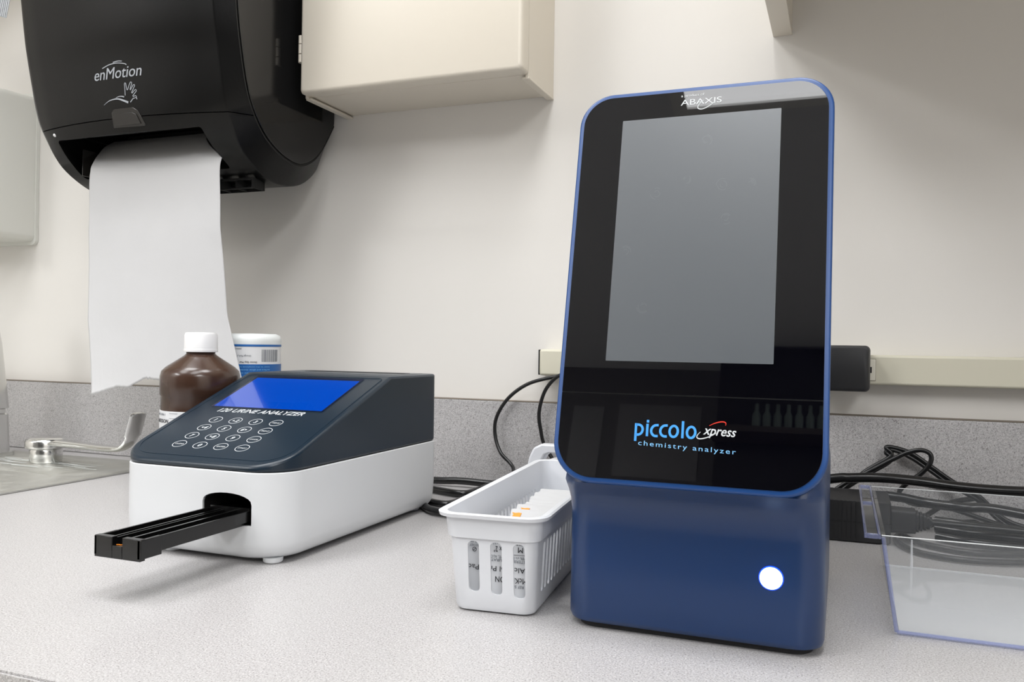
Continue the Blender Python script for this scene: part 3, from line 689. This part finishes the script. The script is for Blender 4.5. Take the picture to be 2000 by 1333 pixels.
# piccolo xpress lettering, drawn as strokes: unit = crop pixels (7.143 px per photo px)
ps = (.1090-.0530)/(1438-1239)/7.143
def LP(px, py): return (-.1095+(px-275)*ps*1.0, .0362-(py-215-(px-275)*.055)*ps*1.03)
bm = NB(); W_ = 34*ps
def st(pts, wd=W_, sm=0, closed=False): ribbon(bm, [LP(*p) for p in pts], wd, HP(0, 0, .0006), (1, 0, 0), HU, .0002, closed)
def ell(cx, cy, rx, ry, a0, a1): return [(cx+rx*cos(R(a0+(a1-a0)*i/24)), cy-ry*sin(R(a0+(a1-a0)*i/24))) for i in range(25)]
st([(297, 262), (297, 510)]); st([(297, 282)]+ell(330, 352, 66, 70, 85, -85)+[(297, 422)])
st([(462, 272), (462, 445)]); st([(466, 217), (466, 255)], W_*1.05)
for cx_ in (592, 722): st([(cx_+30, 292+(cx_-592)*.04)]+ell(cx_, 368+(cx_-592)*.04, 72, 76, 100, 262)+[(cx_+25, 444+(cx_-592)*.04)])
for cx_, cy_ in ((840, 380), (1085, 395)): st(ell(cx_, cy_, 58, 76, 0, 345), W_, closed=True)
st([(966, 240), (966, 475)])
obj('piccolo_lettering', bm, 'pic_blue', dn)
xorg = LP(1255, 395)
tv = (HU*(-.04)+Vector((1, 0, 0))).normalized()
text('lettering', 'xpress', 'white_ink', dn, HP(xorg[0]-.0002, xorg[1]-.0028, .0006), tv, HU, w=.0178, h=.0052, shear=.35, bold=.01, th=.0002)
bm = NB(); pts = [LP(*p) for p in ell(1450, 300, 118, 44, 20, 160)]
st2 = sm2([LP(*p) for p in [(1330, 306), (1390, 278), (1470, 256), (1530, 256), (1556, 275), (1552, 306)]]); ribbon(bm, st2, [.0002+.0004*sin(pi*i/(len(st2)-1)) for i in range(len(st2))], HP(0, 0, .0006), (1, 0, 0), HU, .0002); obj('red_swoosh', bm, 'pic_red', dn)
bm = NB(); st2 = sm2([LP(*p) for p in [(1215, 388), (1175, 430), (1170, 465), (1210, 482), (1290, 470), (1380, 435), (1440, 402)]]); ribbon(bm, st2, [.0002+.0004*sin(pi*i/(len(st2)-1)) for i in range(len(st2))], HP(0, 0, .0006), (1, 0, 0), HU, .0002); obj('white_swoosh', bm, 'white_ink', dn)
text('lettering', 'chemistry analyzer', 'pic_lblue', dn, HP(-.1068, .0212, .0006), tv, HU, w=.0537, h=.0036, th=.0002, space=1.25)
# power button
bc = (-.0353, .0424)
bm = NB(); loft(bm, [[(bc[0]+r_*cos(2*pi*k/40), y_, bc[1]+r_*sin(2*pi*k/40)) for k in range(40)] for r_, y_ in ((.0067, -.4552), (.0067, -.4564), (.0064, -.4567))]); pb = obj('button_ring', bm, 'btn_ring', ca)
bm = NB(); loft(bm, [[(bc[0]+r_*cos(2*pi*k/40), y_, bc[1]+r_*sin(2*pi*k/40)) for k in range(40)] for r_, y_ in ((.0061, -.4562), (.0061, -.4569), (.0056, -.4573))]); obj('power_button', bm, 'btn', pb, label='glowing white power button')

# ------------------------------------------------------------------ front basket
def make_basket(name, cx, cy, rz, wb, lb_, wt, lt, h, label, cat='basket', slots=True, fs=True):
    t = thing(name, (cx, cy, 0), label, cat)
    M = Matrix.Translation((cx, cy, 0)) @ Matrix.Rotation(rz, 4, 'Z')
    def ring(w_, l_, z, r): return [M @ Vector((x, y, z)) for x, y in rrect(-w_/2, w_/2, -l_/2, l_/2, r, 6)]
    def at(f, z, g, r=.008): return ring(wb+(wt-.012-wb)*f+g, lb_+(lt-.012-lb_)*f+g, z, r)
    bm = NB()
    s1 = h-.017
    rings = [at(-.02, .0006, -.006), at(0, .0012, -.002), at(.02, .004, 0), at(s1/h, s1, 0), at(s1/h, s1+.0006, .004, .010), at(.98, h-.0035, .005, .011), at(1, h-.0030, .012, .013), at(1, h-.0008, .0135, .014), at(1, h, .011, .013),
             at(1, h-.0006, .003, .010), at(.98, h-.006, 0, .009), at(s1/h, s1, -.003), at(.02, .004, -.003), at(.01, .0028, -.007)]
    loft(bm, rings); o = obj('basket_body', bm, 'white_basket', t, angle=40)
    if slots:
        bm = NB(); n = int((lb_-.03)/.0088)
        for k in range(n):
            y = -lb_/2+.018+k*.0088; loft(bm, [[M @ Vector((x, yy, z)) for yy, z in rrect(y-.0026, y+.0026, .012, s1-.0035, .0024, 4)] for x in (-.09, .09)])
        for xx, zb in ((-.0118, .0135), (.0030, .0125), (.0178, .0115)) if fs else ():
            loft(bm, [[M @ Vector((x, yy, z)) for x, z in rrect(xx-.0037, xx+.0037, zb, s1-.0015, .0030, 5)] for yy in (-lb_/2-.03, -lb_/2+.02)])
        cut(o, bm)
    return t, M
bk, BM_ = make_basket('storage_basket', -.2125, -.338, R(5), .053, .232, .071, .258, .0645, 'white slotted plastic basket of packets beside the tall blue analyzer')
# box with upside-down print behind the front slots
pbx = thing('prep_pad_box', (-.205, -.43, .004), 'white box of prep pads with upside-down print in the slotted basket', 'box')
bm = NB(); box(bm, -.0235, .0235, -.1085, -.086, .0045, .051, BM_); obj('carton', bm, 'label_white', pbx)
def bxt(s, x, z, wd, h, bold=0, m='ink'):
    o_ = BM_ @ Vector((x, -.1087, z)); ax = (BM_.to_3x3() @ Vector((-1, 0, 0)))
    text('lettering', s, m, pbx, o_, ax, (0, 0, -1), w=wd, h=h, bold=bold, th=.00012)
bxt('McKESSON', .0200, .0218, .0208, .0036, 0)
bxt('Alcohol Prep Pads', .0188, .0292, .040, .0042)
bxt('STERILE SATURATED', .0188, .0330, .026, .0018, m='ink_grey'); bxt('70% v/v ISOPROPYL ALCOHOL', .0190, .0352, .029, .0018, m='ink_grey')
bxt('M', .0172, .0412, .0032, .0034, 0); bxt('2" x 2"', .0070, .0408, .0090, .0036)
bxt('MEDIUM', .0188, .0438, .0062, .0015); bxt('5 cm x 6.5 cm', .0046, .0434, .010, .0016, m='ink_grey'); bxt('DO NOT', -.0122, .0412, .0062, .0015, m='ink_grey'); bxt('REUSE', -.0122, .0436, .0056, .0015, m='ink_grey')
bxt('REF 58-6859', .0180, .0172, .013, .0018, m='ink_grey')
bm = NB(); oo = BM_ @ Vector((0, -.1087, 0)); ax_ = BM_.to_3x3() @ Vector((1, 0, 0))
ribbon(bm, arc(-.0150, .0378, .0013, .0013, 0, 345, 20), .0003, oo, ax_, (0, 0, 1), .0001, closed=True); ribbon(bm, [(-.0162, .0370), (-.0138, .0386)], .0003, oo, ax_, (0, 0, 1), .0001)
obj('print_marks', bm, 'ink', pbx)
for l_ in ([(.0112, .0362), (.0190, .0362), (.0190, .0450)], [(-.0108, .0370), (-.0108, .0448)]):
    bm = NB(); ribbon(bm, l_, .0003, oo, ax_, (0, 0, 1), .0001); obj('print_marks', bm, 'ink', pbx)
# packets leaning back in a row
def sachet(nm, y, tilt, hgt, x0, x1, label, th=.004, orange=False):
    Mx = BM_ @ Matrix.Translation((0, y, .0045)) @ Matrix.Rotation(R(-tilt), 4, 'X')
    bm = NB(); loft(bm, [[Mx @ Vector((x, yy, z)) for x, z in rrect(x0+i, x1-i, i, hgt-i, .0015, 3)] for yy, i in ((0, .001), (.0006, 0), (th-.0006, 0), (th, .001))])
    t_ = obj(nm, bm, 'sachet'); tag(t_, label, 'packet', 'white packets in the slotted basket')
    if orange:
        for ox in orange:
            bm = NB(); pts = [(ox+random.uniform(-.0005, .0005)+a, b) for a, b in ((0, 0), (.0022, .0003), (.0045, -.0002), (.0060, .0004), (.0056, .0018), (.0066, .0032), (.0042, .0034), (.0020, .0030), (-.0004, .0034), (.0004, .0016))]
            loft(bm, [[Mx @ Vector((x, yy, hgt-.0065+z)) for x, z in pts] for yy in (-.00035, .0001)]); obj('orange_mark', bm, 'orange', t_, label='ragged orange mark')
    return t_
specs = [(-.078, 62, .058, -.0215, .022), (-.052, 60, .056, -.020, .023), (-.026, 60, .055, -.012, .0235), (-.006, 58, .054, -.013, .0235), (.014, 62, .054, -.013, .0235)]
specs = [(-.084, 36, .0605, -.0085, .0225, (-.0065,)), (-.066, 38, .0615, -.0100, .0228, (-.0060,)), (-.044, 36, .056, -.0110, .0230, None), (-.0365, 36, .0565, -.0105, .0230, None), (-.029, 35, .057, -.0095, .0230, None), (-.0215, 34, .0575, -.0105, .0232, None), (-.014, 34, .057, -.0100, .0232, None), (-.0065, 33, .0575, -.0110, .0232, None), (.001, 33, .057, -.0100, .0232, None), (.0085, 32, .0575, -.0100, .0232, None)]
for i, (y, tl, hg, x0, x1, og) in enumerate(specs):
    lab = ('white packet with an orange mark, frontmost in the slotted basket' if i == 0 else 'white packet with an orange mark, second in the slotted basket' if i == 1 else 'plain white packet leaning in the row at the back of the slotted basket')
    sachet('packet', y, tl, hg, x0, x1, lab, .0045, og)

# rear basket: only its raised handle end shows
rb_ = thing('handled_basket', (-.2, -.14, 0), 'white plastic basket with raised handle standing behind the slotted basket', 'basket')
hbx0, hbx1, hy_ = -.284, -.164, -.186
bm = NB()
def wall_ring(z, g): return [(x, y, z) for x, y in rrect(hbx0-g, hbx1+g, hy_-g, -.078+g, .012, 6)]
loft(bm, [wall_ring(.0006, -.006), wall_ring(.003, -.004), wall_ring(.045, 0), wall_ring(.0455, .003), wall_ring(.048, .003), wall_ring(.0482, -.001), wall_ring(.0475, -.0025), wall_ring(.005, -.0065)])
obj('basket_body', bm, 'white_basket', rb_, angle=40)
bm = NB()
hp_ = [(-.281, .046), (-.2775, .062), (-.2735, .0705), (-.266, .0745), (-.182, .0745), (-.1745, .0705), (-.1705, .062), (-.167, .046)]
hin = [(-.266, .046), (-.2645, .0585), (-.2615, .0645), (-.257, .0665), (-.191, .0665), (-.1865, .0645), (-.1835, .0585), (-.182, .046)]
for ya, yb in ((-.187, -.173),):
    A = [[bm.verts.new((x, y, z)) for x, z in pts] for pts in (hp_, hin) for y in (ya, yb)]
    of, ob, inf, inb = A
    for k in range(7):
        bm.faces.new((of[k], of[k+1], inf[k+1], inf[k])); bm.faces.new((ob[k], inb[k], inb[k+1], ob[k+1])); bm.faces.new((of[k], ob[k], ob[k+1], of[k+1])); bm.faces.new((inf[k], inf[k+1], inb[k+1], inb[k]))
    for k in (0, 7): bm.faces.new((of[k], inf[k], inb[k], ob[k]))
obj('handle', bm, 'white_basket', rb_, bevel=.002, seg=3)

# ------------------------------------------------------------------ clear bin
bn = thing('clear_bin', (.14, -.3, 0), 'clear plastic storage bin on the counter at the right edge', 'storage bin')
T = .0022
b0, b1 = (.031, .250), (.0225, .262)        # x at the bottom and at the top
f0, f1 = -.392, -.4035                       # front y bottom/top
k0_, k1_ = -.224, -.213
HB = .0605
def quad_slab(nm, A, Bq, m='clear', lab=None):
    bm = NB(); loft(bm, [A, Bq]); return obj(nm, bm, m, bn)
def wallp(c0, c1, c2, c3, n):
    n = Vector(n)*T; return [Vector(c) for c in (c0, c1, c2, c3)], [Vector(c)+n for c in (c0, c1, c2, c3)]
quad_slab('front_wall', *wallp((b0[0], f0, .001), (b0[1], f0, .001), (b1[1], f1, HB), (b1[0], f1, HB), (0, 1, 0)))
quad_slab('back_wall', *wallp((b0[0], k0_, .001), (b0[1], k0_, .001), (b1[1], k1_, HB), (b1[0], k1_, HB), (0, -1, 0)))
quad_slab('side_wall', *wallp((b0[0], f0+T, .001), (b0[0], k0_-T, .001), (b1[0], k1_-T, HB), (b1[0], f1+T, HB), (1, 0, 0)))
quad_slab('side_wall', *wallp((b0[1], f0+T, .001), (b0[1], k0_-T, .001), (b1[1], k1_-T, HB), (b1[1], f1+T, HB), (-1, 0, 0)))
bm = NB(); box(bm, b0[0]+T, b0[1]-T, f0+T, k0_-T, .001, .0028); obj('bin_floor', bm, 'clear_haze', bn)
bm = NB()
# left flange: a ledge with a raised border
fx0, fx1 = .0130, .0222
for a in ((fx0, fx0+.0016, f1, k1_), (fx1-.0016, fx1, f1, k1_), (fx0+.0016, fx1-.0016, f1, f1+.002), (fx0+.0016, fx1-.0016, k1_-.003, k1_), (fx0+.0016, fx1-.0016, -.292, -.2905)): box(bm, a[0], a[1], a[2], a[3], HB-.0022, HB+.0008)
obj('flange_border', bm, 'clear_edge', bn, bevel=.0004); bm = NB()
for a in ((b1[1], b1[1]+.0016, f1, k1_), (b1[1]+.008, b1[1]+.0096, f1, k1_)): box(bm, a[0], a[1], a[2], a[3], HB-.0022, HB+.0008)
obj('flange_border', bm, 'clear_edge', bn, bevel=.0004)
bm = NB(); box(bm, fx0+.0016, fx1-.0016, f1+.002, k1_-.003, HB-.0016, HB-.0004); obj('flange', bm, 'clear', bn); bm = NB(); box(bm, b1[1]+.0016, b1[1]+.008, f1, k1_, HB-.0016, HB-.0004); obj('flange', bm, 'clear', bn)
bm = NB()
tube(bm, [(b0[0]+.0008, f0+.0008, .002), (b1[0]+.0008, f1+.0008, HB-.001)], .0012, 8)
tube(bm, [(b0[0]+.001, f0+.001, .0017), (b0[1]-.001, f0+.001, .0017)], .0011, 8)
obj('moulded_edge', bm, 'clear_edge', bn)
bm = NB()
tube(bm, [(b1[0], f1+.001, HB), (b1[1], f1+.001, HB)], .00035, 6); obj('top_edge', bm, 'frost', bn); bm = NB(); tube(bm, [(b1[0], k1_-.001, HB), (b1[1], k1_-.001, HB)], .00035, 6)
obj('top_edge', bm, 'frost', bn); bm = NB(); tube(bm, [(b0[0], k0_-.001, .0017), (b0[1], k0_-.001, .0017)], .0009, 8)
obj('base_edge', bm, 'frost', bn)
for xx, y_, z0_, z1_ in ((.051, k0_-.004, .003, .024), (.125, f0+.004, .003, .030)):
    bm = NB(); tube(bm, [(xx, y_, z0_), (xx, y_, z1_)], [.0011, .0006], 8); obj('moulded_rib', bm, 'clear_haze', bn)

# ------------------------------------------------------------------ power brick with connector, and cords
pk = thing('power_brick', (0, -.12, 0), 'black ribbed power supply brick behind the clear bin', 'power supply')
bm = NB(); loft(bm, [[(x, y, z) for x, y in rrect(-.060+i, .0405-i, -.1455+i, -.082-i, .003)] for z, i in ((.0006, .001), (.0015, 0), (.0360, 0), (.0372, .0012))])
pbk = obj('brick_body', bm, 'brick', pk, angle=30)
bm = NB()
for k in range(20): box(bm, -.058+k*.0037, -.0565+k*.0037, -.1462, -.1445, .002, .0362)
obj('rib', bm, 'wart', pbk); bm = NB(); box(bm, -.0605, .0410, -.1460, -.0815, .0180, .0184); obj('seam', bm, 'cavity', pbk)
bm = NB(); loft(bm, [[(x, y, z) for y, z in rrect(-.1425+i, -.1235-i, .0105+i, .0315-i, .003)] for x, i in ((.0408, 0), (.0600, .0005), (.0605, .002))]); 
cnn = obj('connector', bm, 'brick', pk)
bm = NB()
for k in range(4): loft(bm, [[(x, y, z) for y, z in rrect(-.1405+.001*k, -.1255-.001*k, .0125+.0008*k, .0295-.0008*k, .003)] for x in (.0605+k*.0029, .0625+k*.0029)])
loft(bm, [[(x, y, z) for y, z in rrect(-.137, -.129, .0165, .0255, .003)] for x in (.060, .073)])
obj('strain_relief', bm, 'brick', cnn)
def cord(nm, pts, r, label, m='cord', grp=None, par=None, n=8):
    bm = NB(); tube(bm, smooth(pts, n), r, 18); o = obj(nm, bm, m, par)
    if par is None: tag(o, label, 'cable', grp)
    return o
PZ = lambda x, y, z=.004: P(x, y, z=z)
PY = lambda x, y, Y: P(x, y, Y=Y)
cord('brick_lead', [(.070, -.133, .021), (.10, -.131, .020), (.15, -.125, .018), (.23, -.115, .012), (.33, -.10, .006)], .0028, '', par=pk)
# left side cords
cord('thin_cable', [PY(1105, 733, -.030), PY(1075, 738, -.030), PY(1030, 751, -.028), PY(993, 778, -.028), PY(970, 815, -.0285), PY(967, 850, -.030), PY(978, 885, -.036), PY(1003, 918, -.045), (-.335, -.100, .0060), (-.310, -.150, .0034), (-.300, -.20, .0034)], .0021, 'thin black cable arching in a wide loop left of the tall blue machine')
cord('thin_cable', [PY(1110, 728, -.040), PY(1086, 738, -.038), PY(1064, 765, -.034), PY(1053, 805, -.030), PY(1056, 840, -.028), PY(1066, 875, -.027), (-.290, -.032, .022), (-.262, -.036, .0125)], .0021, 'thin black cable dropping behind the handled basket')
cord('mains_lead', [(-.56, -.030, .0045), PY(840, 938, -.042), PY(900, 940, -.042), PY(960, 946, -.042), PY(1010, 950, -.045), (-.20, -.046, .0048), (-.12, -.046, .0046)], .0042, 'thick black cord lying along the foot of the backsplash', 'cord_thick')
cord('mains_lead', [(-.50, -.095, .0045), (-.44, -.088, .0045), PZ(900, 965, .0045), PZ(935, 958, .0045), PZ(985, 940, .0045), (-.330, -.0285, .0045), (-.26, -.0275, .0045), (-.15, -.0275, .0045), (-.03, -.0275, .0045)], .0040, 'black cord between the urine analyzer and the slotted basket, nearest the wall of two', 'cord_thick')
cord('mains_lead', [(-.45, -.125, .0045), PZ(862, 985, .0045), PZ(905, 977, .0045), PZ(945, 967, .0045), (-.325, -.112, .0045), (-.308, -.122, .0045), (-.302, -.138, .0045), (-.312, -.156, .0045), PZ(900, 1005, .0045), PZ(872, 1003, .0045), PZ(838, 995, .0045), (-.42, -.145, .0045)], .0038, 'glossy black cord doubling back behind the urine analyzer', 'cord_thick')
# right side cords
cord('main_cable', [(-.20, -.075, .0052), (-.12, -.075, .0200), PY(1615, 937, -.075), PY(1660, 934, -.075), PY(1720, 934, -.075), PY(1790, 940, -.073), PY(1860, 950, -.071), PY(1930, 957, -.070), PY(2000, 961, -.070), PY(2090, 964, -.072), (.30, -.08, .0052)], .0046, 'thick black cable crossing the backsplash right of the blue machine', 'cord_thick')
bm = NB(); tube(bm, smooth([PY(1625, 962, -.048), PY(1655, 942, -.048), PY(1700, 920, -.050), PY(1745, 897, -.052), PY(1775, 884, -.054), PY(1800, 880, -.056), PY(1817, 888, -.058), PY(1817, 905, -.058), PY(1800, 925, -.056), PY(1775, 942, -.054), PY(1757, 960, -.052), PY(1762, 975, -.052), PY(1790, 986, -.055), PY(1850, 992, -.060), (.16, -.062, .006), (.25, -.06, .0045)], 8), .0022, 18)
o = obj('tangled_lead', bm, 'cord'); tag(o, 'thin black lead looping up in a tangle above the power brick', 'cable')
bm = NB()
for dz in (0, .0045): tube(bm, smooth([PY(1640, 962, -.040)+Vector((0, 0, 0)), PY(1690, 930, -.036)+Vector((0, -.0, dz)), PY(1740, 900, -.033)+Vector((0, 0, dz)), PY(1728, 884, -.032)+Vector((.001, 0, dz)), PY(1745, 880, -.031)+Vector((0, 0, dz*.6)), PY(1780, 895, -.031)+Vector((0, 0, dz)), PY(1820, 922, -.032)+Vector((0, 0, dz)), PY(1860, 950, -.036)+Vector((0, 0, dz)), PY(1910, 978, -.042)+Vector((0, 0, dz)), (.155, -.05, .0045+dz), (.25, -.045, .0045+dz)], 8), .0021, 18)
o = obj('twin_lead', bm, 'cord'); tag(o, 'doubled black lead slanting down to the right behind the tangle', 'cable')
cord('flat_lead', [PZ(2080, 1085, .0034), PZ(1960, 1083, .0034), PZ(1880, 1078, .0034), PZ(1800, 1062, .0034), PZ(1766, 1046, .0034), PZ(1782, 1032, .0034), PZ(1850, 1022, .0034), PZ(1950, 1022, .0034), PZ(2080, 1030, .0034)], .0026, 'outer turn of the grey lead coiled flat behind the clear bin')
cord('flat_lead', [PZ(2080, 1099, .0034), PZ(1960, 1099, .0034), PZ(1870, 1093, .0034), PZ(1790, 1078, .0034), PZ(1750, 1056, .0034), PZ(1764, 1038, .0034), PZ(1800, 1014, .0105), PZ(1815, 1004, .014), PZ(1850, 985, .022), PZ(1900, 975, .026), PZ(1990, 978, .026), (.20, -.10, .012)], .0024, 'grey lead rising from the flat coil into the cord bundle')
cord('bundle_cord', [(.005, -.072, .0060), (.030, -.074, .0290), PY(1755, 972, -.076), PY(1810, 983, -.082), PY(1880, 992, -.095), PY(1960, 998, -.092), (.24, -.09, .012)], .0044, 'glossy black cord above the connector behind the bin', 'cord_thick')
for i, (a, b, c, l_) in enumerate(((1012, -.112, .0036, 'upper'), (1028, -.118, .0040, 'middle'), (1042, -.124, .0042, 'lower'))):
    cord('bundle_cord', [(.079, b+.012, .0050+.006*(2-i)), (.105, b, .0048+.0065*(2-i)), (.15, b-.002, .0046+.006*(2-i)), (.21, b, .0046+.005*(2-i)), (.30, b+.02, .0046)], c, 'black cord in the stacked bundle behind the bin, %s of three' % l_, 'cord_thick')

# ------------------------------------------------------------------ the far side of the room (seen only as reflections)
bd = thing('shelf_unit', (.4, YB, FL), 'dark shelving unit against the far wall, seen in the glossy black front', 'shelf')
bm = NB(); box(bm, -.50, 1.5, YB+.002, YB+.30, FL+.002, 1.60); obj('carcass', bm, 'dark', bd)
for z in (.45, .80, 1.16):
    bm = NB(); box(bm, -.51, 1.52, YB+.301, YB+.45, z, z+.025); obj('shelf_board', bm, 'wood', bd)
for i in range(7):
    bm = NB(); lathe(bm, [(.004, 1.186), (.017, 1.186), (.017, 1.26), (.008, 1.28), (.008, 1.31), (.004, 1.312)], -.33+i*.042, YB+.37, 16)
    o = obj('reagent_bottle', bm, 'glassware'); tag(o, 'small green bottle in a row on the far shelf', 'bottle', 'bottles on the far shelf')
bm = NB(); box(bm, -.02, .25, YB+.31, YB+.44, .8255, 1.02); o = obj('storage_box', bm, 'card'); tag(o, 'grey box on the middle board of the far shelf', 'box')
for i, (x0_, x1_, z0_, z1_) in enumerate(((-1.24, -1.085, 1.05, 1.41), (-1.01, -.615, 1.065, 1.43))):
    bm = NB(); box(bm, x0_, x1_, YB+.0006, YB+.003, z0_, z1_); o = obj('posted_sheet', bm, 'card'); tag(o, ('narrower', 'wider')[i]+' sheet of paper posted on the far wall', 'paper')
print('scene built', len(bpy.data.objects))
